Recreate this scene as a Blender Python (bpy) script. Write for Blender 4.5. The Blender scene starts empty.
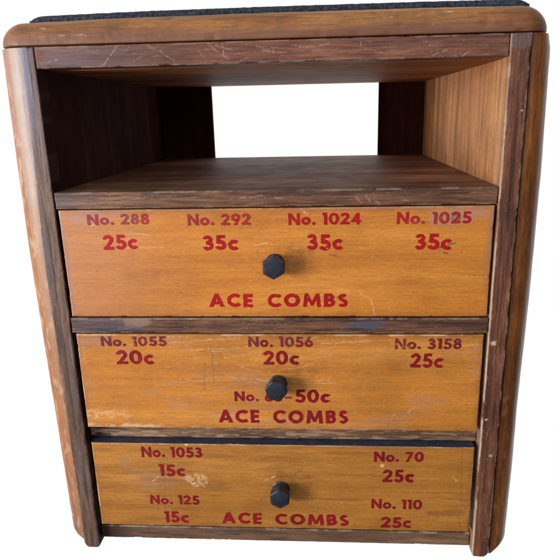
import bpy, bmesh, math, random
import numpy as np
from mathutils import Vector

random.seed(4)
sc = bpy.context.scene
COL = sc.collection
mm = 0.001
BASE_Z = 0.5175           # height of the lower edge of the top board above the ground the feet stand on
ORIGIN = Vector((0.0, 0.19, 0.0))   # where the cabinet's Empty stands (middle of its footprint)
OFF = Vector((0.0, 0.0, BASE_Z)) - ORIGIN

# ------------------------------------------------------------------ noise
def _hash(ix, iy, seed):
    h = (ix.astype(np.int64) * 374761393 + iy.astype(np.int64) * 668265263 + seed * 1442695041) & 0x7fffffff
    h = ((h ^ (h >> 13)) * 1274126177) & 0x7fffffff
    h = (h ^ (h >> 16)) & 0xffff
    return h / 65535.0
def vnoise(x, y, seed=0):
    x = np.asarray(x, float); y = np.asarray(y, float)
    ix = np.floor(x); iy = np.floor(y); fx = x - ix; fy = y - iy
    fx = fx * fx * (3 - 2 * fx); fy = fy * fy * (3 - 2 * fy)
    a = _hash(ix, iy, seed); b = _hash(ix + 1, iy, seed); c = _hash(ix, iy + 1, seed); d = _hash(ix + 1, iy + 1, seed)
    return (a * (1 - fx) + b * fx) * (1 - fy) + (c * (1 - fx) + d * fx) * fy
def fbm(x, y, seed=0, octv=4):
    s = 0; a = .5; t = 0
    for i in range(octv):
        s = s + a * vnoise(x, y, seed + i * 17); t += a; a *= .55; x = x * 2.03 + 3.1; y = y * 2.03 + 1.7
    return s / t
def _h1(ix, iy, seed):
    h = (ix * 374761393 + iy * 668265263 + seed * 1442695041) & 0x7fffffff
    h = ((h ^ (h >> 13)) * 1274126177) & 0x7fffffff
    return ((h ^ (h >> 16)) & 0xffff) / 65535.0
def sfbm(x, y, seed=0, octv=3):
    s = 0; a = .5; t = 0
    for i in range(octv):
        ix = math.floor(x); iy = math.floor(y); fx = x - ix; fy = y - iy; k = seed + i * 17
        fx = fx * fx * (3 - 2 * fx); fy = fy * fy * (3 - 2 * fy)
        s += a * ((_h1(ix, iy, k) * (1 - fx) + _h1(ix + 1, iy, k) * fx) * (1 - fy) + (_h1(ix, iy + 1, k) * (1 - fx) + _h1(ix + 1, iy + 1, k) * fx) * fy)
        t += a; a *= .55; x = x * 2.03 + 3.1; y = y * 2.03 + 1.7
    return s / t
def sstep(a, b, x):
    t = np.clip((x - a) / (b - a), 0, 1); return t * t * (3 - 2 * t)
def seg_dist(x, z, p, q):
    px, pz = p; qx, qz = q; dx = qx - px; dz = qz - pz; L = dx * dx + dz * dz + 1e-9
    t = np.clip(((x - px) * dx + (z - pz) * dz) / L, 0, 1)
    return np.hypot(x - px - t * dx, z - pz - t * dz), t
def strokes(x, z, lines, w, seed=1, rough=.5):
    m = np.zeros_like(x)
    for k, pl in enumerate(lines):
        for p, q in zip(pl[:-1], pl[1:]):
            d, t = seg_dist(x + (fbm(x * .12, z * .12, 5 + k) - .5) * 3, z + (fbm(x * .12, z * .12, 9 + k) - .5) * 3, p, q)
            v = 1 - sstep(w * .4, w * 1.1, d)
            v = v * sstep(rough * .35, rough * .35 + .25, fbm(x * .5, z * .5, seed + k, 3))
            m = np.maximum(m, v)
    return m
def rnd_strokes(x0, x1, z0, z1, n, lmin, lmax, ang, spread, seed):
    r = random.Random(seed); out = []
    for _ in range(n):
        cx = r.uniform(x0, x1); cz = r.uniform(z0, z1); L = r.uniform(lmin, lmax); a = ang + r.gauss(0, spread)
        dx = math.cos(a) * L / 2; dz = math.sin(a) * L / 2
        out.append([(cx - dx, cz - dz), (cx, cz + r.uniform(-.6, .6)), (cx + dx, cz + dz)])
    return out
def blob(x, z, cx, cz, rx, rz, seed=0, n=.7):
    d = np.hypot((x - cx) / rx, (z - cz) / rz) + (fbm(x * .11, z * .11, seed) - .5) * 2 * n
    return 1 - sstep(.5, 1.15, d)

# ------------------------------------------------------------------ object helpers
def new_obj(name, me, mats, parent, label=None):
    o = bpy.data.objects.new(name, me); COL.objects.link(o)
    for m in (mats if isinstance(mats, (list, tuple)) else [mats]): me.materials.append(m)
    if parent is not None: o.parent = parent
    if label: o['label'] = label
    return o

def board(name, parent, mat, x0, x1, z0, z1, y0, y1, res=.8, r=1.0, chip=.5, paint=None, axis='x', seed=0, warp=.25, label=None, side_slot=0, side_dark=None):
    """A board lying along the front plane (units: mm).  The front face is a fine grid whose edges are
    rounded over and chipped, and which carries painted wear masks; sides, back are plain."""
    nx = max(2, int((x1 - x0) / res)); nz = max(2, int((z1 - z0) / res))
    X, Z = np.meshgrid(np.linspace(x0, x1, nx + 1), np.linspace(z0, z1, nz + 1))
    dx = np.minimum(X - x0, x1 - X); dz = np.minimum(Z - z0, z1 - Z)
    nse = fbm(X * .22, Z * .22, seed, 4)
    rr = r * (.5 + nse) + chip * 3.2 * sstep(.6, .78, fbm(X * .13 + 7, Z * .13, seed + 3, 4))
    d = np.minimum(dx, dz)
    t = np.clip((rr - d) / rr, 0, 1)
    Y = y0 + rr * (1 - np.sqrt(np.clip(1 - t * t, 0, 1))) * .8
    if axis == 'x': g = fbm(X * .012, Z * .5, seed + 5, 3)
    else: g = fbm(X * .5, Z * .012, seed + 5, 3)
    Y = Y + (g - .5) * warp
    # uneven outline of the edges
    ex = (fbm(Z * .05, X * 0, seed + 8, 3) - .5) * chip
    Xo = X + np.where(X - x0 < 1e-6, ex, 0) + np.where(x1 - X < 1e-6, -ex, 0)
    P = paint(X, Z, d, t) if paint else (np.zeros_like(X),) * 3
    V = np.stack([Xo, Y, Z], -1).reshape(-1, 3)
    W = nx + 1
    idx = np.arange((nz + 1) * W).reshape(nz + 1, W)
    F = np.stack([idx[:-1, :-1], idx[:-1, 1:], idx[1:, 1:], idx[1:, :-1]], -1).reshape(-1, 4)
    # border loop, duplicated for crisp side shading
    loop = list(idx[0, :]) + list(idx[1:, -1]) + list(idx[-1, -2::-1]) + list(idx[-2:0:-1, 0])
    n0 = len(V); B = V[loop]; Bk = B.copy(); Bk[:, 1] = y1
    V = np.concatenate([V, B, Bk]); L = len(loop)
    faces = F.tolist(); ns = len(faces)
    for i in range(L):
        j = (i + 1) % L
        faces.append([n0 + j, n0 + i, n0 + L + i, n0 + L + j])
    faces.append([n0 + L + i for i in range(L)][::-1])
    me = bpy.data.meshes.new(name); me.from_pydata((V * mm).tolist(), [], faces)
    if side_slot: me.polygons.foreach_set('material_index', np.array([0] * ns + [side_slot] * (len(faces) - ns), np.int32))
    sm = np.zeros(len(faces), bool); sm[:ns] = True
    me.polygons.foreach_set('use_smooth', sm)
    at = me.color_attributes.new('wear_light', 'FLOAT_COLOR', 'POINT')
    M = np.ones((len(V), 4)); 
    for k in range(3):
        f = np.clip(P[k], 0, 1).reshape(-1); M[:n0, k] = f; M[n0:n0 + L, k] = f[loop] * .5; M[n0 + L:, k] = f[loop] * .3
    if side_dark is not None: M[n0:, 1] = np.clip(side_dark(V[n0:, 2]), 0, 1); M[n0:, 0] *= .6
    at.data.foreach_set('color', M.reshape(-1).astype(np.float32))
    me.update()
    o = new_obj(name, me, mat, parent, label)
    return o

def bm_obj(name, bm, mat, parent, smooth=False, label=None):
    me = bpy.data.meshes.new(name); bmesh.ops.recalc_face_normals(bm, faces=bm.faces); bm.to_mesh(me); bm.free()
    if smooth:
        for p in me.polygons: p.use_smooth = True
    return new_obj(name, me, mat, parent, label)
def bm_box(bm, x0, x1, y0, y1, z0, z1):
    v = [bm.verts.new((x * mm, y * mm, z * mm)) for z in (z0, z1) for y in (y0, y1) for x in (x0, x1)]
    for f in ((0, 1, 3, 2), (4, 6, 7, 5), (0, 4, 5, 1), (2, 3, 7, 6), (0, 2, 6, 4), (1, 5, 7, 3)):
        bm.faces.new([v[i] for i in f])
    return v

# ------------------------------------------------------------------ materials
def s2l(c): return tuple(((v / 255) / 12.92 if v <= 10 else (((v / 255) + .055) / 1.055) ** 2.4) for v in c) + (1,)
class NT:
    def __init__(s, name):
        s.m = bpy.data.materials.new(name); s.m.use_nodes = True; s.t = s.m.node_tree; s.t.nodes.clear()
        s.out = s.t.nodes.new('ShaderNodeOutputMaterial')
    def n(s, typ, **kw):
        nd = s.t.nodes.new(typ)
        for k, v in kw.items():
            if k in nd.inputs: nd.inputs[k].default_value = v
            else: setattr(nd, k, v)
        return nd
    def l(s, a, b): s.t.links.new(a, b)
    def coord(s, scale, loc=(0, 0, 0)):
        tc = s.n('ShaderNodeTexCoord'); mp = s.n('ShaderNodeMapping'); mp.inputs['Scale'].default_value = scale; mp.inputs['Location'].default_value = loc
        s.l(tc.outputs['Object'], mp.inputs['Vector']); return mp.outputs[0]
    def noise(s, vec, scale, detail=4, rough=.6, dist=0):
        nd = s.n('ShaderNodeTexNoise'); nd.inputs['Scale'].default_value = scale; nd.inputs['Detail'].default_value = detail
        nd.inputs['Roughness'].default_value = rough; nd.inputs['Distortion'].default_value = dist; s.l(vec, nd.inputs['Vector']); return nd.outputs['Fac']
    def ramp(s, fac, stops, interp='LINEAR'):
        r = s.n('ShaderNodeValToRGB'); e = r.color_ramp.elements; r.color_ramp.interpolation = interp
        while len(e) > 1: e.remove(e[-1])
        e[0].position = stops[0][0]; e[0].color = stops[0][1]
        for p, c in stops[1:]:
            k = e.new(p); k.color = c
        s.l(fac, r.inputs[0]); return r.outputs[0]
    def mix(s, fac, a, b, mode='MIX'):
        m = s.n('ShaderNodeMix'); m.data_type = 'RGBA'; m.blend_type = mode
        for v, i in ((fac, 0), (a, 6), (b, 7)):
            if hasattr(v, 'links'): s.l(v, m.inputs[i])
            else: m.inputs[i].default_value = v
        return m.outputs[2]
    def math(s, op, a, b=0., clamp=False):
        m = s.n('ShaderNodeMath'); m.operation = op; m.use_clamp = clamp
        for v, i in ((a, 0), (b, 1)):
            if hasattr(v, 'links'): s.l(v, m.inputs[i])
            else: m.inputs[i].default_value = v
        return m.outputs[0]
G = lambda v: (v, v, v, 1)

def wood(name, dark, mid, light, axis='x', seed=0., grain=1., worn=(205, 175, 140), stain_shade=(40, 28, 26), grime_sheen=(70, 75, 92),
         rough=.5, coat=.0, bump=.25, blotch=.5, nicks=.0, hue2=None, fleck=.0, spec=.35, fibre=.45):
    t = NT(name)
    loc = (seed * 1.37, seed * .61, seed * 2.11)
    k = 1 / 14
    sc_ = (k, 1, 1) if axis == 'x' else ((1, 1, k) if axis == 'z' else (1, k, 1))
    v = t.coord(sc_, loc)
    vi = t.coord((1, 1, 1), loc)
    rings = t.noise(v, 38 * grain, 5, .62, .6)
    fib = t.noise(v, 420 * grain, 4, .7)
    pores = t.noise(v, 900 * grain, 2, .6)
    big = t.noise(vi, 6.5, 4, .6, .4)
    c = t.ramp(rings, [(.28, s2l(dark)), (.5, s2l(mid)), (.72, s2l(light))])
    c = t.mix(t.math('MULTIPLY', t.ramp(fib, [(.38, G(1)), (.56, G(0))]), fibre), c, s2l(dark))
    if hue2: c = t.mix(t.ramp(big, [(.42, G(0)), (.66, G(.85))]), c, s2l(hue2))
    c = t.mix(blotch, c, t.ramp(t.noise(vi, 16, 5, .65), [(.3, G(.62)), (.5, G(1)), (.72, G(1.22))]), 'MULTIPLY')
    c = t.mix(t.math('MULTIPLY', t.ramp(pores, [(.6, G(0)), (.72, G(1))]), .35), c, s2l(stain_shade))
    c = t.mix(.8, c, t.ramp(t.noise(t.coord(tuple(q if q == 1 else .3 for q in sc_), (5, 5, seed)), 1100, 2, .6), [(.3, G(.82)), (.7, G(1.16))]), 'MULTIPLY')
    c = t.mix(.7, c, t.ramp(t.noise(v, 150, 3, .6), [(.3, G(.84)), (.7, G(1.12))]), 'MULTIPLY')
    at = t.n('ShaderNodeAttribute'); at.attribute_name = 'wear_light'; sp = t.n('ShaderNodeSeparateColor'); t.l(at.outputs['Color'], sp.inputs[0])
    fine = t.noise(v, 700, 3, .6)
    wr = t.math('MULTIPLY', sp.outputs[0], t.math('ADD', t.math('MULTIPLY', fine, 1.1), .35), True)
    wornc = t.mix(t.ramp(fib, [(.3, G(0)), (.7, G(1))]), s2l(worn), s2l(tuple(int(q * .78) for q in worn)))
    c = t.mix(t.math('MULTIPLY', sp.outputs[2], .8), c, s2l(grime_sheen))
    c = t.mix(t.math('MULTIPLY', sp.outputs[1], .9), c, s2l(stain_shade))
    c = t.mix(wr, c, wornc)
    if nicks > 0:
        nk = t.noise(t.coord(tuple(q if q == 1 else .22 for q in sc_), (3, 1, seed)), 210, 3, .7)
        c = t.mix(t.math('MULTIPLY', t.ramp(nk, [(.66, G(0)), (.72, G(1))]), nicks), c, s2l(worn))
    if fleck > 0:
        nk = t.noise(t.coord((.6, 1, .9), (9, 2, seed)), 150, 4, .75)
        c = t.mix(t.math('MULTIPLY', t.ramp(nk, [(.67, G(0)), (.74, G(1))]), fleck), c, s2l(stain_shade))
    b = t.n('ShaderNodeBsdfPrincipled'); t.l(c, b.inputs['Base Color'])
    rg = t.math('ADD', t.math('MULTIPLY', t.noise(vi, 40, 4, .7), .35), rough - .17, True)
    rg = t.math('ADD', rg, t.math('MULTIPLY', wr, .3), True)
    t.l(rg, b.inputs['Roughness']); b.inputs['Coat Weight'].default_value = coat; b.inputs['Coat Roughness'].default_value = .28
    b.inputs['Specular IOR Level'].default_value = spec
    h = t.math('ADD', t.math('MULTIPLY', fib, .6), t.math('MULTIPLY', t.noise(vi, 120, 4, .7), .5))
    h = t.math('ADD', h, t.math('MULTIPLY', rings, .6))
    h = t.math('SUBTRACT', h, t.math('MULTIPLY', wr, .5))
    bp = t.n('ShaderNodeBump'); bp.inputs['Strength'].default_value = bump; bp.inputs['Distance'].default_value = .0008; t.l(h, bp.inputs['Height'])
    t.l(bp.outputs[0], b.inputs['Normal']); t.l(b.outputs[0], t.out.inputs[0])
    return t.m

def ink(name, col, fade, fadecol=None, seed=0.):
    t = NT(name)
    vi = t.coord((1, 1, 1), (seed, 0, seed)); vx = t.coord((.15, 1, 1), (seed, 0, seed))
    n1 = t.noise(vi, 260, 4, .7); n2 = t.noise(vx, 420, 4, .7); n3 = t.noise(vi, 30, 3, .6)
    c = t.mix(t.ramp(n3, [(.35, G(0)), (.65, G(1))]), s2l(col), s2l(tuple(int(q * .8) for q in col)))
    if fadecol: c = t.mix(t.ramp(t.noise(vi, 55, 4, .6), [(.4, G(0)), (.56, G(.9))]), c, s2l(fadecol))
    b = t.n('ShaderNodeBsdfPrincipled'); t.l(c, b.inputs['Base Color']); b.inputs['Roughness'].default_value = .5
    b.inputs['Specular IOR Level'].default_value = .25
    tr = t.n('ShaderNodeBsdfTransparent'); mx = t.n('ShaderNodeMixShader')
    a = t.math('ADD', t.math('MULTIPLY', n1, .55), t.math('MULTIPLY', n2, .45))
    a = t.math('ADD', a, t.math('MULTIPLY', t.math('SUBTRACT', n3, .5), .35))
    al = t.ramp(a, [(.30 + fade, G(.12)), (.42 + fade, G(.93))])
    t.l(al, mx.inputs[0]); t.l(tr.outputs[0], mx.inputs[1]); t.l(b.outputs[0], mx.inputs[2]); t.l(mx.outputs[0], t.out.inputs[0])
    return t.m

M_D1 = wood('honey_varnished_wood', (176, 104, 36), (198, 123, 42), (212, 140, 58), 'x', 1, .8, worn=(236, 190, 130), stain_shade=(104, 66, 48), grime_sheen=(168, 128, 112), rough=.46, coat=.22, bump=.12, blotch=.35, hue2=(192, 112, 32))
M_D2 = wood('honey_scratched_wood', (166, 100, 38), (190, 122, 48), (208, 142, 66), 'x', 5, .9, worn=(238, 200, 150), stain_shade=(92, 60, 44), grime_sheen=(160, 122, 106), rough=.5, coat=.15, bump=.16, blotch=.45, hue2=(190, 118, 38), fleck=.25)
M_D3 = wood('amber_varnished_wood', (144, 90, 32), (170, 111, 42), (190, 130, 58), 'x', 9, .8, worn=(236, 200, 150), stain_shade=(110, 62, 34), grime_sheen=(150, 114, 84), rough=.5, coat=.15, bump=.14, blotch=.45, hue2=(162, 104, 34), fleck=.2)
M_RAIL = wood('brown_weathered_rail_wood', (66, 40, 30), (116, 76, 54), (152, 108, 76), 'x', 13, 1., worn=(196, 166, 140), stain_shade=(34, 24, 26), grime_sheen=(66, 74, 98), rough=.55, bump=.4, blotch=.7, nicks=.35, fibre=.75)
M_TRAIL = wood('mauve_brown_top_rail_wood', (80, 44, 34), (120, 74, 56), (146, 96, 74), 'x', 15, 1., worn=(206, 176, 152), stain_shade=(60, 30, 22), grime_sheen=(104, 94, 104), rough=.5, bump=.3, blotch=.5, nicks=.25, fibre=.75)
M_STL = wood('grey_brown_stile_wood', (70, 48, 38), (122, 92, 74), (160, 128, 106), 'z', 17, 1.1, worn=(190, 165, 145), stain_shade=(34, 28, 30), grime_sheen=(122, 132, 160), rough=.55, bump=.5, blotch=.6, nicks=.3, fibre=.75)
M_STR = wood('red_brown_stile_wood', (70, 40, 28), (120, 74, 52), (154, 104, 76), 'z', 21, 1.1, worn=(214, 184, 160), stain_shade=(38, 24, 22), grime_sheen=(100, 90, 96), rough=.5, bump=.4, blotch=.6, nicks=.3, fibre=.75)
M_SIDEL = wood('worn_orange_side_wood', (112, 62, 26), (152, 92, 40), (178, 116, 58), 'z', 25, 1.2, worn=(214, 188, 164), stain_shade=(96, 66, 48), grime_sheen=(156, 158, 172), rough=.46, coat=.15, bump=.4, blotch=.45, nicks=.3, fibre=.75)
M_SIDER = wood('dark_amber_side_wood', (84, 42, 18), (140, 82, 34), (176, 112, 52), 'z', 29, 1.2, worn=(196, 140, 90), stain_shade=(20, 12, 10), grime_sheen=(80, 76, 90), rough=.4, coat=.35, bump=.25, blotch=.6, nicks=.3, fibre=.75)
M_IN = wood('bare_interior_wood', (116, 68, 38), (178, 120, 74), (216, 160, 108), 'z', 33, 1.1, spec=.15, worn=(222, 196, 164), stain_shade=(90, 62, 48), grime_sheen=(150, 130, 120), rough=.5, bump=.2, blotch=.6)
M_INL = wood('shaded_interior_wood', (46, 22, 18), (68, 38, 30), (92, 56, 46), 'z', 37, .9, rough=.75, bump=.25, blotch=.6, spec=.06)  # interior wood with the left wall's shade put into its colour
M_SHELF = wood('grey_brown_shelf_wood', (84, 52, 38), (140, 98, 74), (180, 136, 108), 'x', 41, .9, worn=(170, 140, 124), stain_shade=(40, 28, 24), spec=.15, rough=.55, bump=.5, blotch=1., nicks=.25, fleck=.3)
M_CEIL = wood('brown_ceiling_wood', (112, 66, 38), (160, 102, 62), (192, 130, 84), 'x', 45, .7, spec=.12, rough=.6, bump=.2, blotch=.6)
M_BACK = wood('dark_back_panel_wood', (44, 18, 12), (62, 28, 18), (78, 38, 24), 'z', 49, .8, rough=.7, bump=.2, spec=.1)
M_PALE = wood('bare_pale_rail_wood', (78, 54, 38), (116, 84, 60), (158, 122, 92), 'x', 53, 1., worn=(186, 154, 124), stain_shade=(34, 22, 18), rough=.6, bump=.4, blotch=.8)
M_RED = [ink('red_ink', (178, 16, 24), -.03, None, 1.), ink('red_ink_faded_grey', (172, 40, 44), .05, (124, 70, 74), 2.), ink('red_ink_stained', (170, 24, 30), .02, (150, 48, 46), 3.)]
M_CRIM = [ink('crimson_ink', (142, 18, 32), .0, None, 4.), ink('crimson_ink_worn', (132, 24, 36), .04, (112, 46, 50), 5.)]

# top board: golden wear above, mauve-brown varnish below
def top_mat():
    m = wood('golden_worn_top_board_wood', (100, 62, 32), (156, 100, 46), (200, 146, 84), 'x', 57, 1., worn=(224, 190, 150), stain_shade=(92, 66, 58), rough=.48, coat=.1, bump=.6, blotch=1., nicks=.75, fleck=.6, fibre=.6)
    nt = m.node_tree; b = [n for n in nt.nodes if n.type == 'BSDF_PRINCIPLED'][0]; src = b.inputs['Base Color'].links[0].from_socket
    t = NT.__new__(NT); t.m = m; t.t = nt
    tc = t.n('ShaderNodeTexCoord'); sp = t.n('ShaderNodeSeparateXYZ'); t.l(tc.outputs['Object'], sp.inputs[0])
    nz = t.noise(t.coord((.12, 1, 1)), 60, 4, .6)
    h = t.math('ADD', sp.outputs[2], t.math('MULTIPLY', t.math('SUBTRACT', nz, .5), .012))
    f = t.ramp(t.math('MULTIPLY', h, 50.), [(.24, G(1)), (.62, G(0))])
    c = t.mix(t.math('MULTIPLY', f, .85), src, s2l((112, 72, 54)))
    # towards the right corner the old varnish is deeper
    g = t.ramp(t.math('ADD', t.math('MULTIPLY', sp.outputs[0], 2.), .5), [(.88, G(0)), (.97, G(1))])
    c = t.mix(t.math('MULTIPLY', g, .75), c, s2l((112, 62, 30)))
    t.l(c, b.inputs['Base Color']); return m
M_TOP = top_mat()

def simple(name, col, col2, rough, scale, bump, metal=0., spec=.5, dist=.0006, holes=False):
    t = NT(name); vi = t.coord((1, 1, 1)); n1 = t.noise(vi, scale, 5, .7); n2 = t.noise(vi, scale * .12, 4, .6)
    c = t.mix(t.ramp(n1, [(.35, G(0)), (.7, G(1))]), s2l(col), s2l(col2))
    if holes: c = t.mix(t.ramp(t.noise(vi, 900, 2, .5), [(.55, G(0)), (.64, G(1))]), c, s2l(holes))
    b = t.n('ShaderNodeBsdfPrincipled'); t.l(c, b.inputs['Base Color']); b.inputs['Metallic'].default_value = metal; b.inputs['Specular IOR Level'].default_value = spec
    t.l(t.math('ADD', t.math('MULTIPLY', n2, .3), rough - .15, True), b.inputs['Roughness'])
    bp = t.n('ShaderNodeBump'); bp.inputs['Strength'].default_value = bump; bp.inputs['Distance'].default_value = dist; t.l(n1, bp.inputs['Height']); t.l(bp.outputs[0], b.inputs['Normal'])
    t.l(b.outputs[0], t.out.inputs[0]); return t.m
M_MAT = simple('dark_blue_grey_matting', (24, 26, 32), (74, 78, 90), .85, 300, .9, spec=.2, dist=.002)
M_KNOB = simple('blued_iron', (30, 33, 42), (50, 54, 66), .38, 240, .2, metal=.2, spec=.5)
M_SLATE = simple('slate_blue_edge', (38, 44, 62), (58, 66, 88), .5, 160, .3, spec=.4)
M_VOID = simple('unlit_drawer_box_wood', (26, 20, 18), (38, 28, 24), .8, 120, .2, spec=.1)

# ------------------------------------------------------------------ painted wear, stains, shade and sheen
def edge_wear(X, Z, d, t, seed, amt=1., w=1.6):
    n = fbm(X * .25, Z * .25, seed, 4)
    return amt * (1 - sstep(w * .3, w * (0.5 + 1.3 * n), d)) * sstep(.42, .62, fbm(X * .07, Z * .07, seed + 11, 4))
SCR = {'top_rail': [[(-126.1, -1), (-139.0, -15.1)], [(-139.0, -15.1), (-143.6, -17.4)], [(-100.4, -2.4), (-86.5, -10.0), (-78.2, -14.2)], [(-51.6, -1), (-32.8, -13.8)], [(-43.3, -3.2), (-26.6, -7.6)], [(-37.2, -1.0), (-35.4, -13.7)], [(-188.8, -13.0), (-179.8, -11.6)], [(78.6, -.5), (78.7, -8.1)], [(138.0, -15.9), (150.0, -12.3)], [(160.0, -18.0), (167.9, -14.4)], [(28.1, -6.7), (53.1, -5.0)], [(-3.8, -8.2), (15.5, -10.3)]],
'shelf_rail': [[(74.7, -132.4), (81.0, -138.8)], [(84.4, -130.8), (88.0, -137.1)], [(89.8, -135.3), (96.9, -139.0)], [(-28.1, -132.9), (-8.2, -131.4)]],
'd1': [[(-136.8, -165.1), (-113.4, -166.2)], [(-140.1, -178.4), (-102.2, -178.2)], [(25.7, -143.6), (32.8, -148.2)], [(80.1, -223.3), (89.4, -228.3), (94.3, -244.2)], [(-174.7, -157.1), (-161.3, -155.4)], [(-16.3, -177.5), (-4.2, -174.8)]],
'd1d': [[(151.4, -179.8), (164.5, -176.2)], [(146.1, -181.6), (154.9, -179.8)], [(154.3, -184.5), (157.9, -185.4)], [(52.4, -186.5), (58.8, -187.5)]],
'd2': [[(-117.7, -268.9), (-83.1, -267.8)], [(-103.3, -274.1), (-34.4, -268.7)], [(-64.5, -283.5), (-13.4, -276.0)], [(-50.1, -289.8), (-13.6, -283.3)], [(22.5, -318.4), (51.9, -311.7)], [(-84.1, -281.5), (-25.1, -278.1)], [(-197.2, -350.5), (-142.6, -354.4)], [(42.5, -274.8), (90.0, -271.6)], [(128.2, -346.9), (133.9, -342.4)], [(-35.9, -300.4), (-14.4, -304.6)], [(-48.2, -310.2), (-14.7, -313.2)], [(169.9, -276.5), (193.0, -274.4)]],
'd2d': [[(-70.2, -295.3), (-72.7, -335.7)], [(-165.0, -312.1), (-71.3, -313.6)], [(108.9, -353.7), (109.2, -367.2)], [(-125.3, -298.8), (-122.5, -302.0)], [(51.8, -340.0), (52.8, -345.5)], [(-62.5, -283.5), (-62.3, -313.6)]],
'd3': [[(-133.9, -431.0), (-128.2, -426.0)], [(-87.6, -421.6), (-77.4, -426.2)], [(-92.7, -433.8), (-79.6, -428.7)], [(-100.7, -427.9), (-86.5, -436.1)], [(175.7, -421.3), (179.9, -424.7)], [(-15.7, -427.4), (-5.1, -422.4)]],
'd3d': [[(182.7, -388.3), (186.2, -483.9)], [(127.3, -409.3), (195.8, -408.1)], [(-137.2, -432.3), (-83.9, -428.8)], [(-161.5, -461.3), (-118.3, -461.6)], [(102.7, -439.4), (193.8, -439.9)]]}

def p_toprail(X, Z, d, t):
    w = strokes(X, Z, SCR['top_rail'], .7, 3, .8) * .42
    w = np.maximum(w, .3 * strokes(X, Z, rnd_strokes(-200, 200, -18, -1, 40, 3, 16, 0, .5, 8), .5, 5, 1.))
    w = np.maximum(w, edge_wear(X, Z, np.minimum(-.6 - Z, Z + 18.5) , t, 21, .35))
    g = .55 * (1 - sstep(-190, -60, X)) * sstep(.35, .6, fbm(X * .03, Z * .2, 4))
    k = .9 * (1 - sstep(0, 1.6, Z + 18.4))
    k = np.maximum(k, .35 * sstep(.55, .7, fbm(X * .02, Z * .35, 6)))
    return w, k, g
def p_shelfrail(X, Z, d, t):
    w = strokes(X, Z, SCR['shelf_rail'], .7, 3, .8) * .6
    w = np.maximum(w, .28 * strokes(X, Z, rnd_strokes(-195, 195, -140, -127, 24, 3, 20, 0, .25, 18), .4, 5, 1.))
    w = np.maximum(w, edge_wear(X, Z, np.minimum(-126.2 - Z, Z + 141), t, 31, .45, 1.3))
    k = .55 * sstep(.5, .68, fbm(X * .02, Z * .3, 16)) ; k = np.maximum(k, blob(X, Z, 20, -128, 24, 4, 3) * .6)
    return w, k, .5 * (1 - sstep(-200, -150, X))
def p_midrail(X, Z, d, t):
    w = np.maximum(.26 * strokes(X, Z, rnd_strokes(-195, 195, -262, -249, 40, 3, 22, 0, .3, 28), .4, 5, 1.), edge_wear(X, Z, np.minimum(-248.6 - Z, Z + 263.4), t, 41, .45, 1.3))
    w = np.maximum(w, .4 * blob(X, Z, -132, -252, 14, 6, 5))
    k = .6 * sstep(.48, .64, fbm(X * .02, Z * .3, 26))
    g = np.maximum(blob(X, Z, 86, -255, 22, 4, 8), .6 * blob(X, Z, -150, -257, 28, 6, 9)); g = np.maximum(g, .6 * (1 - sstep(-190, -110, X)))
    return w, k, g
def drawer_common(X, Z, d, x1, zt, zb, seed, edge=1., kx=0, kz=0):
    w = edge_wear(X, Z, np.minimum(zt - Z, Z - zb), None, seed, .55 * edge, 1.5)
    w = np.maximum(w, .6 * edge_wear(X, Z, x1 - np.abs(X), None, seed + 3, edge, 1.5))
    w = np.maximum(w, .38 * strokes(X, Z, rnd_strokes(-190, 190, zb + 4, zt - 4, 26, 4, 26, 0, .16, seed), .28, seed, 1.))
    w = np.maximum(w, .35 * sstep(.80, .86, fbm(X * .9, Z * .9, seed + 60, 2)) * sstep(.5, .65, fbm(X * .05, Z * .05, seed + 61)))
    k = .7 * sstep(.885, .92, fbm(X * .55 + 3, Z * .7, seed + 70, 2))
    k = np.maximum(k, .3 * (1 - sstep(0, 5, x1 - np.abs(X))) * sstep(.35, .6, fbm(X * .05, Z * .03, seed + 71)))
    w = np.maximum(w, .3 * strokes(X, Z, rnd_strokes(-190, 190, zb + 4, zt - 4, 40, 2, 12, .3, .7, seed + 4), .22, seed, 1.))
    e = np.minimum(x1 - np.abs(X), np.minimum(zt - Z, Z - zb))
    k = np.maximum(k, .34 * (1 - sstep(0, 7, e + 8 * (fbm(X * .06, Z * .06, seed + 81) - .45))))
    # mottled darker patch around the knob, mostly to its right
    k = np.maximum(k, .42 * blob(X, Z, kx + 16, kz + 2, 24, 14, seed + 5, .9) * sstep(.4, .62, fbm(X * .14, Z * .4, seed + 72, 4)))
    return w, k
def p_d1(X, Z, d, t):
    w, k = drawer_common(X, Z, d, 197.5, -142.5, -246.8, 100, .6, 1, -192)
    w = np.maximum(w, strokes(X, Z, SCR['d1'], .6, 3, .6) * .9)
    k = np.maximum(k, strokes(X, Z, SCR['d1d'], .9, 7, .5))
    k = np.maximum(k, .6 * (1 - sstep(.8, 1.5, np.hypot(X - 129, Z + 229) * .45)) * 0)
    g = np.maximum(.8 * blob(X, Z, -172, -148, 34, 8, 3, .8), .75 * blob(X, Z, 166, -150, 34, 9, 4, .8))
    g = np.maximum(g, .85 * (1 - sstep(0, 12, X + 197 + 6 * (fbm(X * .1, Z * .05, 2) - .5))))
    g = np.maximum(g, .35 * (1 - sstep(-197, -60, X)))
    g = np.maximum(g, .8 * (1 - sstep(0, 7, 197 - X)) * sstep(-230, -170, Z))
    g = np.maximum(g, .6 * (1 - sstep(0, 4, -142.5 - Z)) * sstep(.3, .6, fbm(X * .03, Z * .1, 33)))
    k = np.maximum(k, .75 * (np.abs(np.hypot(X - 164.3, Z + 153.5) - 3.2) < 1) * 1.)
    return w, k, g
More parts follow.
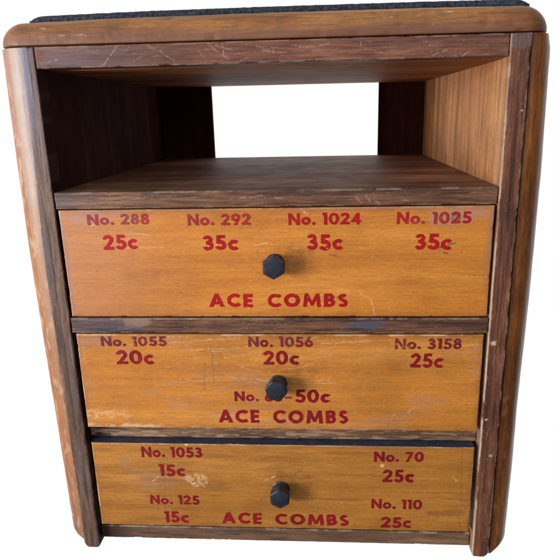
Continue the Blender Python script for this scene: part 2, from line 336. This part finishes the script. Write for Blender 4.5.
def p_d2(X, Z, d, t):
    w, k = drawer_common(X, Z, d, 196.5, -265.3, -368, 200, 1.2, 0, -309)
    w = np.maximum(w, strokes(X, Z, SCR['d2'], .6, 3, 1.) * .55)
    w = np.maximum(w, .45 * strokes(X, Z, rnd_strokes(-110, 60, -320, -266, 40, 5, 34, .1, .1, 77), .34, 9, 1.))
    w = np.maximum(w, .7 * blob(X, Z, -150, -366, 46, 4, 3, 1.1)); w = np.maximum(w, .5 * blob(X, Z, -178, -352, 20, 6, 6, 1.2) * sstep(.4, .6, fbm(X * .2, Z * .4, 7)))
    k = np.maximum(k, .5 * strokes(X, Z, SCR['d2d'], .7, 7, .9))
    g = np.maximum(.55 * blob(X, Z, -178, -272, 22, 8, 3, .9), .3 * (1 - sstep(0, 9, X + 196)))
    g = np.maximum(g, .3 * sstep(.6, .72, fbm(X * .02, Z * .06, 44)))
    return w, k, g
def p_d3(X, Z, d, t):
    w, k = drawer_common(X, Z, d, 195.3, -386, -487, 300, .9, 0, -430)
    w = np.maximum(w, strokes(X, Z, SCR['d3'], .8, 3, .9) * .85)
    w = np.maximum(w, .5 * blob(X, Z, -86, -428, 11, 8, 5, 1.2) * sstep(.35, .55, fbm(X * .35, Z * .35, 9)))
    w = np.maximum(w, .8 * (1 - sstep(1.6, 2.6, np.hypot(X - 104.2, Z + 408.5)))); w = np.maximum(w, (1 - sstep(1, 2.2, np.hypot(X + 95.6, Z + 387))))
    k = np.maximum(k, .55 * strokes(X, Z, SCR['d3d'], .55, 7, .6))
    k = np.maximum(k, .55 * blob(X, Z, 174, -464, 28, 4.5, 3, .6)); k = np.maximum(k, .35 * sstep(.6, .7, fbm(X * .015, Z * .2, 64)))
    g = np.maximum(.5 * blob(X, Z, -132, -428, 30, 14, 13, .9), .5 * blob(X, Z, -165, -409, 8, 9, 12, .8))
    return w, k, g
def p_stile(side):
    def f(X, Z, d, t):
        w = edge_wear(X, Z, d, t, 51 if side < 0 else 61, .3 if side < 0 else .7, 1.6)
        w = np.maximum(w, .22 * strokes(X, Z, rnd_strokes(side * 200, side * 217, -510, -5, 50, 3, 18, math.pi / 2, .3, 38), .4, 5, 1.))
        k = .55 * sstep(.5, .66, fbm(X * .3, Z * .012, 36)); g = np.zeros_like(X)
        if side > 0:
            inner = 1 - sstep(.2, 1.3, X - 200)
            w = np.maximum(w, inner * sstep(.32, .5, fbm(X * .2, Z * .035, 91)) * (.45 + .55 * sstep(-20, -180, Z)))
            for cx, cz, r in ((204.9, -273.3, 2.2), (210.6, -394, 1.5), (203.9, -353.7, 1.0), (213.5, -62, .7)):
                w = np.maximum(w, 1 - sstep(r * .6, r * 1.3, np.hypot((X - cx) * .8, Z - cz) + (fbm(X * .9, Z * .9, 8) - .5) * 3.2))
            g = .6 * blob(X, Z, 209, -7, 9, 8, 3)
        else:
            g = .7 * sstep(-120, -10, Z) * (1 - sstep(-214, -204, X)) + .15 * sstep(.5, .65, fbm(X * .1, Z * .01, 12)); k = np.maximum(k, .5 * (1 - sstep(-520, -400, Z)) * sstep(.4, .6, fbm(X * .2, Z * .02, 14)))  # bluish sky glare at the upper outer edge is painted in
        return w, k, g
    return f
def p_pale(X, Z, d, t):
    k = 1 - sstep(-188, -150, X + 18 * (fbm(X * .05, Z * .3, 3) - .5))  # the stile's shadow on the left end is painted dark
    k = np.maximum(k, .6 * sstep(.6, .7, fbm(X * .03, Z * .3, 5)))
    return .6 * sstep(.5, .7, fbm(X * .08, Z * .5, 6)), k, 0 * X
def p_bottom(X, Z, d, t):
    k = .9 * (1 - sstep(-186, -150, X)); k = np.maximum(k, .5 * sstep(.55, .7, fbm(X * .03, Z * .3, 75)))  # left end painted dark like the shadowed rail above
    return edge_wear(X, Z, d, t, 71, .7, 1.6), k, .3 * sstep(.5, .7, fbm(X * .05, Z * .2, 76))

# ------------------------------------------------------------------ cabinet
cab = bpy.data.objects.new('display_cabinet', None); COL.objects.link(cab); cab.location = ORIGIN
cab.empty_display_size = .1
cab['label'] = 'old wooden shop counter cabinet with open shelf above three orange priced comb drawers'
cab['category'] = 'cabinet'

def place(o): o.location = OFF; return o

place(board('top_rail', cab, M_TRAIL, -199.4, 199.6, -18.5, -.6, 0.3, 20, .6, .9, .35, p_toprail, 'x', 1))
place(board('shelf_rail', cab, M_RAIL, -199.2, 199.4, -141.2, -126, 0.6, 20, .6, 1., .5, p_shelfrail, 'x', 2))
place(board('drawer_rail', cab, M_RAIL, -199.2, 199.4, -263.7, -248.4, 0.6, 20, .6, 1., .5, p_midrail, 'x', 3))
place(board('drawer_rail', cab, M_PALE, -199.4, 199.4, -386.0, -371, 12, 24, .7, .8, .5, p_pale, 'x', 4, label='thin bare worn rail above the lowest drawer'))
place(board('bottom_rail', cab, M_PALE, -199.4, 199.4, -511, -495, 9, 24, .7, 1., .6, p_bottom, 'x', 5))

def stile(side):
    """Vertical front strip with its foot; the outer edge of the left one leans slightly."""
    xo = 217; mat = M_STL if side < 0 else M_STR
    x0, x1 = (-xo, -200) if side < 0 else (200, xo)
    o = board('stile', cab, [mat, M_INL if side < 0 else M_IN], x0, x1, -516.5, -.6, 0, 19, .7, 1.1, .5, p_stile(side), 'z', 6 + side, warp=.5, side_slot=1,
              side_dark=lambda z: (1 - sstep(-150, -128, z)) * (.45 + .9 * (fbm(z * .06, z * 0, 7, 4) - .25)),  # side faces unevenly darker below the shelf
              label='greyish worn left stile' if side < 0 else 'red brown right stile with pale chipped edges')
    me = o.data; n = len(me.vertices); co = np.empty(n * 3); me.vertices.foreach_get('co', co); co = co.reshape(-1, 3)
    # taper of the visible width and the worn, rounded foot
    u = (np.abs(co[:, 0]) - .200) / .017
    if side < 0: co[:, 0] += sstep(-.2, 0, co[:, 2]) * .006 * np.clip(u, 0, 1)
    a = np.clip((.204 - np.abs(co[:, 0])) / .004, 0, 1); b = np.clip((np.abs(co[:, 0]) - .2115) / .0055, 0, 1)
    low = sstep(-.50, -.5165, co[:, 2])
    co[:, 2] += low * (a ** 2 * .003 + b ** 2 * .0065)
    me.vertices.foreach_set('co', co.reshape(-1)); me.update()
    place(o)
stile(-1); stile(1)

SIL = {-1: ([0, 60, 130, 200, 300, 420, 520], [-3.2, -2, -.8, -.5, -1.8, -3.5, -4.5]), 1: ([0, 12, 120, 236, 341, 420, 520], [-4, -1.5, .8, .6, -1.2, -.8, -2])}
def rounded_side(side):
    """Outer side board whose front edge is a quarter round."""
    prof = [(217.6 if side > 0 else 211.2, 19.5)]
    xin = 217.6 if side > 0 else 211.0
    pts = []
    NA = 18
    for i in range(NA + 1):
        a = i / NA * math.pi / 2
        pts.append((xin + (240.5 - xin) * math.sin(a), 1.2 + 21 * (1 - math.cos(a))))
    pts = [(xin, 20), (xin, 10)] + [(xin, 4)] + pts + [(240.5, 24 + k * 29) for k in range(13)] + [(xin, 372)]
    NZ = 150; V = []; F = []; msk = []
    zt = -.8
    for j in range(NZ + 1):
        v = j / NZ
        for i, (x, y) in enumerate(pts):
            u = max(0, (x - xin) / (240.5 - xin))
            z_end = -509 + 0 * u if side < 0 else -513 + 5 * u
            z = zt + (z_end - zt) * v
            # rounded lower outer corner
            cz = max(0., 1 - (z - z_end) / 10.); rr = (1 - math.sqrt(max(0, 1 - cz * cz))) * 9
            xx = x - rr * u + u * float(np.interp(-z, *SIL[side]))
            xx += (sfbm(z * .06, i * .4, 3) - .5) * (.35 if u > 0 else 0)
            yy = y + ((sfbm(z * .04, i * .5, 9) - .5) * .4 if 0 < u <= 1 and y < 40 else 0)
            # slight swelling between top and bottom, as on the real side
            V.append((side * xx * mm, yy * mm, z * mm))
            w = sstep(.58, .7, sfbm(i * .5 + 9, z * .11, 5)) * .5
            if side < 0:
                g = .7 * float(sstep(-190, -20, np.array(z))) * (1 - u)  # bluish-grey glare near the top is painted in
                w = max(w, .5 * math.exp(-((u - .36) / .17) ** 2) * (float(sstep(-400, -100, np.array(z))) * .6 + .3)) if y < 22 else w  # whitish glare strip along the rounding, painted over the wood
                k = max(.5 * float(1 - sstep(-500, -430, np.array(z))), .3 * float(sstep(.5, .66, sfbm(i * .9, z * .008, 21))))
            else:
                g = .7 * math.exp(-((u - .82) / .1) ** 2) * (1 if y < 24 else 0); k = .8 * (1 - min(1, u * 5)) + (.95 if u > .9 else 0)  # painted blue-grey sheen line, shadow line by the stile, unlit black edge
                if y > 23: k = .95  # outer face coloured dark as if unlit
                w *= .5 * (1 if z < -330 else .4)
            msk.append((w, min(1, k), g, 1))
    W = len(pts)
    for j in range(NZ):
        for i in range(W):
            i2 = (i + 1) % W
            F.append((j * W + i, j * W + i2, (j + 1) * W + i2, (j + 1) * W + i))
    F.append(tuple(range(W))); F.append(tuple(NZ * W + i for i in range(W)))
    me = bpy.data.meshes.new('rounded_side'); me.from_pydata(V, [], F)
    at = me.color_attributes.new('wear_light', 'FLOAT_COLOR', 'POINT'); at.data.foreach_set('color', np.array(msk, np.float32).reshape(-1))
    bm = bmesh.new(); bm.from_mesh(me); bmesh.ops.recalc_face_normals(bm, faces=bm.faces); bm.to_mesh(me); bm.free()
    for p in me.polygons: p.use_smooth = len(p.vertices) == 4
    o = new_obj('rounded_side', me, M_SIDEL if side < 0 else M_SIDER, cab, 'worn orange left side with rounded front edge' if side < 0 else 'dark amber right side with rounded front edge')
    md = o.modifiers.new('e', 'EDGE_SPLIT'); md.split_angle = math.radians(50)
    place(o)
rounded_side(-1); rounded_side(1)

def inner_board(name, mat, x0, x1, y0, y1, z0, z1, label=None, bev=.5):
    bm = bmesh.new(); bm_box(bm, x0, x1, y0, y1, z0, z1)
    bmesh.ops.bevel(bm, geom=bm.edges[:], offset=bev * mm, segments=2, affect='EDGES')
    return place(bm_obj(name, bm, mat, cab, label=label))
inner_board('side_panel', M_INL, -210.6, -200.2, 19.6, 370, -505, -1.2, 'inner left wall darkened with shade')
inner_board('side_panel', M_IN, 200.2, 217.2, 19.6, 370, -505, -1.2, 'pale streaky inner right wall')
inner_board('ceiling_board', M_CEIL, -199.8, 199.8, 20.6, 369.6, -19, -1.2)
inner_board('shelf', M_SHELF, -199.8, 199.8, 20.4, 369.6, -140, -126.3)
# back panel with its opening
bm = bmesh.new()
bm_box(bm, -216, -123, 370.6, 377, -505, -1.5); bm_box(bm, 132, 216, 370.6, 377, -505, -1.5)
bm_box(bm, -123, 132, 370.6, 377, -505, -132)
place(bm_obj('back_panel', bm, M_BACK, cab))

# top board: rounded plan corners, upper edge rolled over
bow = lambda x: 2.0 * mm * (1 - (abs(x) / .235) ** 3) - .6 * mm
def plan(ix, iy):
    xl, xr, y0, y1 = 235.2 - ix, 234.4 - ix, -0.6 + iy, 376; rx, ry = 23.5 - ix, 22 - iy
    pts = [(-xl, y1 - k * (y1 - y0 - ry) / 40) for k in range(40)]
    pts += [(-xl + rx - rx * math.cos(k * math.pi / 24), y0 + ry - ry * math.sin(k * math.pi / 24)) for k in range(13)]
    pts += [(-xl + rx + (k / 200) * (xl + xr - 2 * rx), y0) for k in range(1, 200)]
    pts += [(xr - rx + rx * math.sin(k * math.pi / 24), y0 + ry - ry * math.cos(k * math.pi / 24)) for k in range(13)]
    pts += [(xr, y0 + ry + k * (y1 - y0 - ry) / 40) for k in range(1, 41)]
    return pts
secs = [(.8, .8, .5, 0), (.2, .2, .8, 0), (0, 0, 1.3, 0), (0, 0, 1.6, .3), (0, 0, 2, .7)]
secs += [(21 * (1 - math.cos(k * math.pi / 28)), 13.5 * (1 - math.cos(k * math.pi / 28)), math.sin(k * math.pi / 28), 2) for k in range(0, 15)]
bm = bmesh.new(); rings = []
for ix, iy, z_, md_ in secs:
    ring = []
    for x, y in plan(ix, iy):
        z0 = 2.2 + 5.3 * (1 - float(sstep(190, 222, abs(x))))
        z = z_ if md_ == 0 else (1.3 + (z0 - 1.3) * md_ if md_ < 1 else z0 + (21 - z0) * z_)
        n = sfbm(x * .05 + 3, y * .05 + z * .09, 3) - .5
        n2 = sfbm(x * .3 + 3, y * .3 + z * .3, 7) - .5
        dent = max(0., sfbm(x * .09, z * .15 + y * .09, 12) - .62) * 5
        ring.append(bm.verts.new((x * mm, (y + n * 1.0 + n2 * .5 + (dent if y < 30 else 0)) * mm, (z + max(0, z / 21) * (bow((x - 30) * mm) / mm + n * .9 + n2 * .4)) * mm)))
    rings.append(ring)
for p, q in zip(rings[:-1], rings[1:]):
    for i in range(len(p) - 1): bm.faces.new((p[i], p[i + 1], q[i + 1], q[i]))
bm.faces.new(rings[0][::-1]); bm.faces.new(rings[-1])
bm.faces.new([r[0] for r in rings] + [r[-1] for r in rings][::-1])
tb = place(bm_obj('top_board', bm, M_TOP, cab, True)); md = tb.modifiers.new('e', 'EDGE_SPLIT'); md.split_angle = math.radians(60)

# matting on the top
bm = bmesh.new()
NXm = 220
rows = []
prof = [(0, -.6), (-1.2, .4), (-1.5, 2.0), (-1.0, 4.2), (0.6, 5.6), (3, 6.2)]
for i in range(NXm + 1):
    x = -208 + 426 * i / NXm
    e = min(i, NXm - i); sink = 3.2 * max(0, 1 - e / 5.) ** 2
    r = []
    for k, (y, z) in enumerate(prof + [(350, 6.2), (350, -.6)]):
        n = (sfbm(x * .25, k * 1.7, 5) - .5)
        zz = 21 + bow(x * mm - .03) / mm + z + (n * 1.0 if z > 0 else 0) - (sink if z > 2 else 0)
        r.append(bm.verts.new((x * mm, (17 + y + n * 1.4) * mm, zz * mm)))
    rows.append(r)
for a, b in zip(rows[:-1], rows[1:]):
    for k in range(len(a) - 1): bm.faces.new((a[k], a[k + 1], b[k + 1], b[k]))
bm.faces.new(rows[0]); bm.faces.new(rows[-1])
mt = place(bm_obj('top_matting', bm, M_MAT, cab, True)); md = mt.modifiers.new('e', 'EDGE_SPLIT'); md.split_angle = math.radians(60)

# ------------------------------------------------------------------ lettering (a bold geometric sans drawn as outlines)
def P(*pts): return [np.array(pts, float)]
def S(x0, y0, x1, y1, w):
    dx, dy = x1 - x0, y1 - y0; L = math.hypot(dx, dy); nx, ny = -dy / L * w / 2, dx / L * w / 2
    return P((x0 + nx, y0 + ny), (x1 + nx, y1 + ny), (x1 - nx, y1 - ny), (x0 - nx, y0 - ny))
def A(cx, cy, rx, ry, a0, a1, w, wy=None):
    """band whose OUTER outline is the ellipse rx, ry"""
    wy = wy or w; n = 40; o = []; i_ = []
    for k in range(n + 1):
        a = math.radians(a0 + (a1 - a0) * k / n); c, s = math.cos(a), math.sin(a)
        o.append((cx + rx * c, cy + ry * s)); i_.append((cx + (rx - w) * c, cy + (ry - wy) * s))
    return [np.array(o + i_[::-1], float)]
def R(x0, y0, x1, y1): return P((x0, y0), (x1, y0), (x1, y1), (x0, y1))
GL = {
 'N': (.84, R(0, 0, .2, 1) + R(.64, 0, .84, 1) + P((0, 1), (.2, 1), (.84, 0), (.64, 0))),
 'o': (.68, A(.34, .34, .34, .34, 0, 180, .185) + A(.34, .34, .34, .34, 180, 360, .185)),
 '.': (.24, A(.12, .12, .12, .12, 0, 180, .119) + A(.12, .12, .12, .12, 180, 360, .119)),
 '-': (.36, R(0, .34, .36, .46)),
 '1': (.34, R(.12, 0, .33, 1) + P((0, 1), (.14, 1), (.14, .82), (0, .82))),
 '2': (.66, A(.32, .68, .32, .32, -38, 172, .2) + P((.575, .49), (.41, .61), (.0, .06), (.0, 0), (.26, .12)) + R(0, 0, .66, .185)),
 '3': (.62, A(.29, .73, .27, .27, -95, 160, .185) + A(.3, .3, .32, .3, -160, 95, .2) + R(.19, .44, .34, .6)),
 '4': (.74, R(.42, 0, .62, 1) + R(.02, .2, .74, .37) + P((.42, 1), (.62, 1), (.24, .3), (.0, .3), (.0, .24))),
 '5': (.64, R(.12, .82, .6, 1) + P((.12, 1), (.3, 1), (.26, .46), (.07, .46)) + A(.3, .32, .34, .33, -155, 132, .2)),
 '6': (.68, A(.34, .33, .34, .33, 0, 180, .195) + A(.34, .33, .34, .33, 180, 360, .195) + P((.3, 1), (.53, 1), (.24, .52), (.03, .45))),
 '7': (.62, R(0, .82, .62, 1) + P((.4, .86), (.62, .86), (.62, 1), (.26, 0), (.05, 0))),
 '8': (.64, A(.32, .74, .27, .26, 0, 180, .175) + A(.32, .74, .27, .26, 180, 360, .175) + A(.32, .3, .32, .3, 0, 180, .195) + A(.32, .3, .32, .3, 180, 360, .195)),
 '0': (.74, A(.37, .5, .37, .5, 0, 180, .21, .18) + A(.37, .5, .37, .5, 180, 360, .21, .18)),
 'c': (.58, A(.35, .34, .35, .34, 48, 312, .2)),
 'A': (.94, P((.37, 1), (.57, 1), (.22, 0), (0, 0)) + P((.37, 1), (.57, 1), (.94, 0), (.72, 0)) + R(.22, .2, .72, .37)),
 'C': (.82, A(.5, .5, .5, .5, 47, 313, .2)),
 'E': (.56, R(0, 0, .21, 1) + R(0, .81, .56, 1) + R(0, .41, .53, .59) + R(0, 0, .56, .19)),
 'O': (1.0, A(.5, .5, .5, .5, 0, 180, .215) + A(.5, .5, .5, .5, 180, 360, .215)),
 'M': (1.1, P((.1, 1), (.29, 1), (.2, 0), (0, 0)) + P((.81, 1), (1., 1), (1.1, 0), (.9, 0)) + P((.1, 1), (.29, 1), (.62, .12), (.48, .12)) + P((.81, 1), (1., 1), (.62, .12), (.48, .12)) ),
 'B': (.66, R(0, 0, .21, 1) + R(.1, .82, .36, 1) + R(.1, .43, .38, .6) + R(.1, 0, .38, .18) + A(.34, .735, .265, .265, -90, 90, .19) + A(.36, .3, .3, .3, -90, 90, .2)),
 'S': (.58, A(.3, .73, .27, .27, 38, 262, .185) + A(.28, .29, .3, .29, -142, 88, .19) + P((.13, .6), (.3, .46), (.46, .42), (.28, .58))),
}
GL['9'] = (.68, [(np.array([.68, 1.]) - p) for p in GL['6'][1]])
GAP = {'A': .06, 'C': .08}
def poly_sdf(poly, X, Y):
    d = np.full(X.shape, 1e9); ins = np.zeros(X.shape, bool)
    n = len(poly)
    for i in range(n):
        ax, ay = poly[i]; bx, by = poly[(i + 1) % n]; ex, ey = bx - ax, by - ay
        t = np.clip(((X - ax) * ex + (Y - ay) * ey) / (ex * ex + ey * ey + 1e-12), 0, 1)
        d = np.minimum(d, np.hypot(X - ax - t * ex, Y - ay - t * ey))
        if ey != 0:
            c = ((ay > Y) != (by > Y)) & (X < ex * (Y - ay) / ey + ax); ins ^= c
    return np.where(ins, -d, d)
RES = 30; PAD = .08; cache = {}
def glyph_field(ch):
    if ch not in cache:
        w, pr = GL[ch]; nx = int((w + 2 * PAD) * RES) + 1; ny = int((1 + 2 * PAD) * RES) + 1
        X, Y = np.meshgrid(np.linspace(-PAD, w + PAD, nx), np.linspace(-PAD, 1 + PAD, ny))
        s = np.full(X.shape, 1e9)
        for p in pr: s = np.minimum(s, poly_sdf(p, X, Y))
        cache[ch] = (X, Y, s)
    return cache[ch]
glyph_seed = [0]
def line_mesh(text, x0, x1, zt, zb, y, gap, space=.40, bold=.02):
    verts = []; faces = []
    # natural layout in cap-height units, then fitted to the painted width
    pen = 0; lay = []
    for ch in text:
        if ch == ' ': pen += space; continue
        lay.append((ch, pen)); pen += GL[ch][0] + gap
    total = pen - gap; sx = (x1 - x0) / total; sz = zt - zb
    rr = random.Random(hash(text) % 1000 if False else len(text) * 7 + int(x0))
    for ch, px in lay:
        glyph_seed[0] += 1; X, Y, s = glyph_field(ch)
        s = s + (fbm(X * 5, Y * 5, glyph_seed[0] * 3, 3) - .5) * .05 + (fbm(X * 16, Y * 16, glyph_seed[0] * 5, 2) - .5) * .035 - bold
        # pinholes in the ink
        s = np.maximum(s, (fbm(X * 11, Y * 11, glyph_seed[0] * 7, 2) - .84) * 1.2)
        jz = rr.uniform(-.018, .018); ny, nx = X.shape; vid = {}
        def vert(key, a, b):
            if key in vid: return vid[key]
            (j0, i0), (j1, i1) = a, b
            if a == b: fx, fy = X[j0, i0], Y[j0, i0]
            else:
                t = s[j0, i0] / (s[j0, i0] - s[j1, i1]); fx = X[j0, i0] + t * (X[j1, i1] - X[j0, i0]); fy = Y[j0, i0] + t * (Y[j1, i1] - Y[j0, i0])
            verts.append(((x0 + (px + fx) * sx) * mm, y * mm, (zb + (fy + jz) * sz) * mm)); vid[key] = len(verts) - 1; return vid[key]
        neg = s < 0
        act = neg[:-1, :-1] | neg[1:, :-1] | neg[:-1, 1:] | neg[1:, 1:]
        for j, i in zip(*np.nonzero(act)):
            c = [(j, i), (j, i + 1), (j + 1, i + 1), (j + 1, i)]; poly = []
            for q in range(4):
                a, b = c[q], c[(q + 1) % 4]
                if neg[a]: poly.append(vert((a, a), a, a))
                if neg[a] != neg[b]:
                    k = (min(a, b), max(a, b)); poly.append(vert(k, k[0], k[1]))
            if len(poly) >= 3: faces.append(poly)
    me = bpy.data.meshes.new('lettering'); me.from_pydata(verts, [], faces)
    return me
LINES = [
 (1, 'No. 288', -170.9, -113.1, -146.4, -156.2, M_RED[1]), (1, '25c', -158.5, -126.1, -166.0, -179.7, M_RED[0]),
 (1, 'No. 292', -77.2, -19.5, -147.1, -157.5, M_RED[2]), (1, '35c', -64.5, -32.2, -167.2, -181.0, M_RED[0]),
 (1, 'No. 1024', 15.1, 80.3, -147.6, -158.1, M_RED[0]), (1, '35c', 31.5, 63.6, -167.2, -181.7, M_RED[0]),
 (1, 'No. 1025', 112.3, 177.5, -147.6, -158.2, M_RED[2]), (1, '35c', 129.0, 161.3, -167.8, -182.1, M_RED[0]),
 (1, 'ACE COMBS', -61.7, 68.4, -224.2, -236.8, M_RED[0]),
 (2, 'No. 1055', -171.8, -106.9, -267.6, -277.5, M_CRIM[1]), (2, '20c', -157.9, -121.1, -282.2, -296.7, M_CRIM[0]),
 (2, 'No. 1056', -26.5, 35.7, -267.4, -277.9, M_CRIM[1]), (2, '20c', -12.4, 22.0, -282.2, -296.5, M_CRIM[0]),
 (2, 'No. 3158', 113.7, 176.0, -269.1, -279.7, M_CRIM[1]), (2, '25c', 129.0, 159.6, -284.6, -299.0, M_CRIM[0]),
 (2, 'No. 63', -42.7, 4.3, -326.1, -336.6, M_CRIM[0]), (2, '-', 6.9, 14.3, -325.8, -336.6, M_CRIM[1]),
 (2, '50c', 17.7, 51.8, -323.5, -337.6, M_CRIM[0]), (2, 'ACE COMBS', -59.7, 69.2, -346.5, -360.4, M_CRIM[0]),
 (3, 'No. 1053', -143.1, -79.9, -390.4, -402.2, M_CRIM[0]), (3, '15c', -126.3, -99.1, -411.4, -425.0, M_CRIM[0]),
 (3, 'No. 125', -139.0, -86.5, -448.6, -459.5, M_CRIM[0]), (3, '15c', -125.3, -99.2, -469.0, -482.8, M_CRIM[0]),
 (3, 'No. 70', 96.2, 145.6, -392.3, -403.6, M_CRIM[0]), (3, '25c', 105.3, 136.5, -413.2, -427.7, M_CRIM[0]),
 (3, 'No. 110', 94.4, 146.0, -448.6, -460.0, M_CRIM[0]), (3, '25c', 104.7, 135.7, -470.4, -483.3, M_CRIM[0]),
 (3, 'ACE COMBS', -63.1, 70.3, -469.0, -482.0, M_CRIM[0])]

def knob(parent, cx, cz, y0, rot, tilt):
    bm = bmesh.new(); N = 36
    secs = [(0, 9.3, 0.), (1.2, 9.3, 0.), (1.8, 8.6, 0.), (4, 8.5, 0.), (7, 9.0, 0.), (8.2, 9.6, .3), (8.9, 10.4, .9), (9.6, 11.0, 1.), (15.2, 11.0, 1.), (15.9, 10.8, 1.), (16.3, 10.3, 1.), (16.5, 9.6, 1.)]
    rings = []
    for h, r, sq in secs:
        ring = []
        for i in range(N):
            a = 2 * math.pi * i / N
            b = ((a - math.pi / 2 - rot + math.pi / 6) % (math.pi / 3)) - math.pi / 6
            hexr = .905 / math.cos(math.pi / 6 - abs(b)) if False else math.cos(math.pi / 6) / math.cos(((a - math.pi / 2 - rot) % (math.pi / 3)) - math.pi / 6)
            rad = r * (1 - sq + sq * (.02 + .98 * hexr))
            ring.append(bm.verts.new(((cx + rad * math.cos(a) + tilt * h * .05) * mm, (y0 - h) * mm, (cz + rad * math.sin(a)) * mm)))
        rings.append(ring)
    for p, q in zip(rings[:-1], rings[1:]):
        for i in range(N): bm.faces.new((p[i], p[(i + 1) % N], q[(i + 1) % N], q[i]))
    bm.faces.new(rings[-1]); bm.faces.new(rings[0])
    o = bm_obj('knob', bm, M_KNOB, parent, True); md = o.modifiers.new('e', 'EDGE_SPLIT'); md.split_angle = math.radians(24)
    return o

def drawer(n, mat, x1, zt, zb, y0, paint, kn, res, label, edge_mat):
    d = board('drawer', cab, [mat, M_VOID, M_SLATE], -x1, x1, zb, zt, y0, y0 + 18, res, .9, .35, paint, 'x', 10 * n, warp=.12, label=label)
    me = d.data
    if edge_mat:   # slate-coloured top edge
        for p in me.polygons:
            if p.normal.z > .9 and len(p.vertices) == 4: p.material_index = 2
    place(d)
    # the box behind the front
    bm = bmesh.new(); a = x1 - 4; y = y0 + 18.2
    bm_box(bm, -a, -a + 9, y, 355, zb + 4, zt - 8); bm_box(bm, a - 9, a, y, 355, zb + 4, zt - 8)
    bm_box(bm, -a + 9, a - 9, y + 2, 355, zb + 5, zb + 10); bm_box(bm, -a + 9, a - 9, 346, 354, zb + 10.5, zt - 9)
    bm_obj('drawer_box', bm, M_VOID, d)
    for k, text, a0, a1, t0, b0, m in LINES:
        if k != n: continue
        wide = text == 'ACE COMBS'
        me = line_mesh(text, a0, a1, t0, b0, y0 - .16, .24 if wide else .13, .78 if wide else .42, .032 if wide else .022)
        nm = 'title_lettering' if wide else ('price_lettering' if text[-1] == 'c' else 'number_lettering')
        new_obj(nm, me, m, d)
    knob(d, *kn)
drawer(1, M_D1, 197.5, -142.5, -246.8, 1.2, p_d1, (1.4, -194.2, 1.3, .0, 0.), .65, 'top drawer, bright orange with red prices from 25c to 35c', False)
drawer(2, M_D2, 196.2, -265.3, -368.0, 1.2, p_d2, (.9, -317.0, 1.3, .30, -1.), .65, 'middle drawer, most scratched, numbers partly hidden by its knob', False)
drawer(3, M_D3, 195.3, -386.6, -487.0, 1.6, p_d3, (0.4, -438.3, 1.7, .05, .0), .65, 'lowest drawer with two rows of prices and a dark top edge', True)

# ------------------------------------------------------------------ world: white surround behind, soft dusky studio in front
w = bpy.data.worlds.new('World'); sc.world = w; w.use_nodes = True; nt = w.node_tree; nt.nodes.clear()
t = NT.__new__(NT); t.t = nt
out = nt.nodes.new('ShaderNodeOutputWorld'); bg = nt.nodes.new('ShaderNodeBackground')
tc = t.n('ShaderNodeTexCoord'); sp = t.n('ShaderNodeSeparateXYZ'); t.l(tc.outputs['Generated'], sp.inputs[0])
back = t.ramp(t.math('ADD', sp.outputs[1], 0), [(.16, G(0)), (.24, G(1))])
dot = t.n('ShaderNodeVectorMath'); dot.operation = 'DOT_PRODUCT'; t.l(tc.outputs['Generated'], dot.inputs[0]); dot.inputs[1].default_value = Vector((-.72, -.45, .53)).normalized()
f = t.ramp(t.math('ADD', t.math('MULTIPLY', dot.outputs['Value'], .5), .5), [(.40, (.07, .06, .055, 1)), (.72, (.30, .33, .38, 1)), (.93, (.75, .85, 1.0, 1))])
c = t.mix(back, f, (1, 1, 1, 1))
t.l(c, bg.inputs[0]); bg.inputs[1].default_value = 1.0; t.l(bg.outputs[0], out.inputs[0])

def area(name, loc, target, size, power, col):
    l = bpy.data.lights.new(name, 'AREA'); l.size = size; l.energy = power; l.color = col
    o = bpy.data.objects.new(name, l); COL.objects.link(o); o.location = loc
    o.rotation_euler = (Vector(target) - Vector(loc)).to_track_quat('-Z', 'Y').to_euler(); return o
area('key_light', (-1.5, -1.0, BASE_Z - .12), (0, 0, BASE_Z - .25), .62, 40, (1, .96, .90))  # unseen key lamp added at the left, set by the knob shadows
area('fill_light', (.5, -2.0, BASE_Z + .9), (0, 0, BASE_Z - .2), 1.6, 10, (1, .96, .92))

# ------------------------------------------------------------------ camera
cam = bpy.data.cameras.new('camera'); co = bpy.data.objects.new('camera', cam); COL.objects.link(co); sc.camera = co
co.location = (.0458, -.4707, BASE_Z - .0590); co.rotation_euler = (math.radians(75.5537), math.radians(1.2173), math.radians(3.0184))
cam.sensor_fit = 'HORIZONTAL'; cam.sensor_width = 36; cam.lens = 36 * 532.43 / 554
cam.shift_x = -(292.74 - 277) / 554; cam.shift_y = (249.09 - 280) / 554
cam.clip_start = .01; cam.clip_end = 100
sc.view_settings.view_transform = 'Standard'; sc.view_settings.look = 'None'; sc.view_settings.exposure = 0; sc.view_settings.gamma = 1
sc.render.film_transparent = False
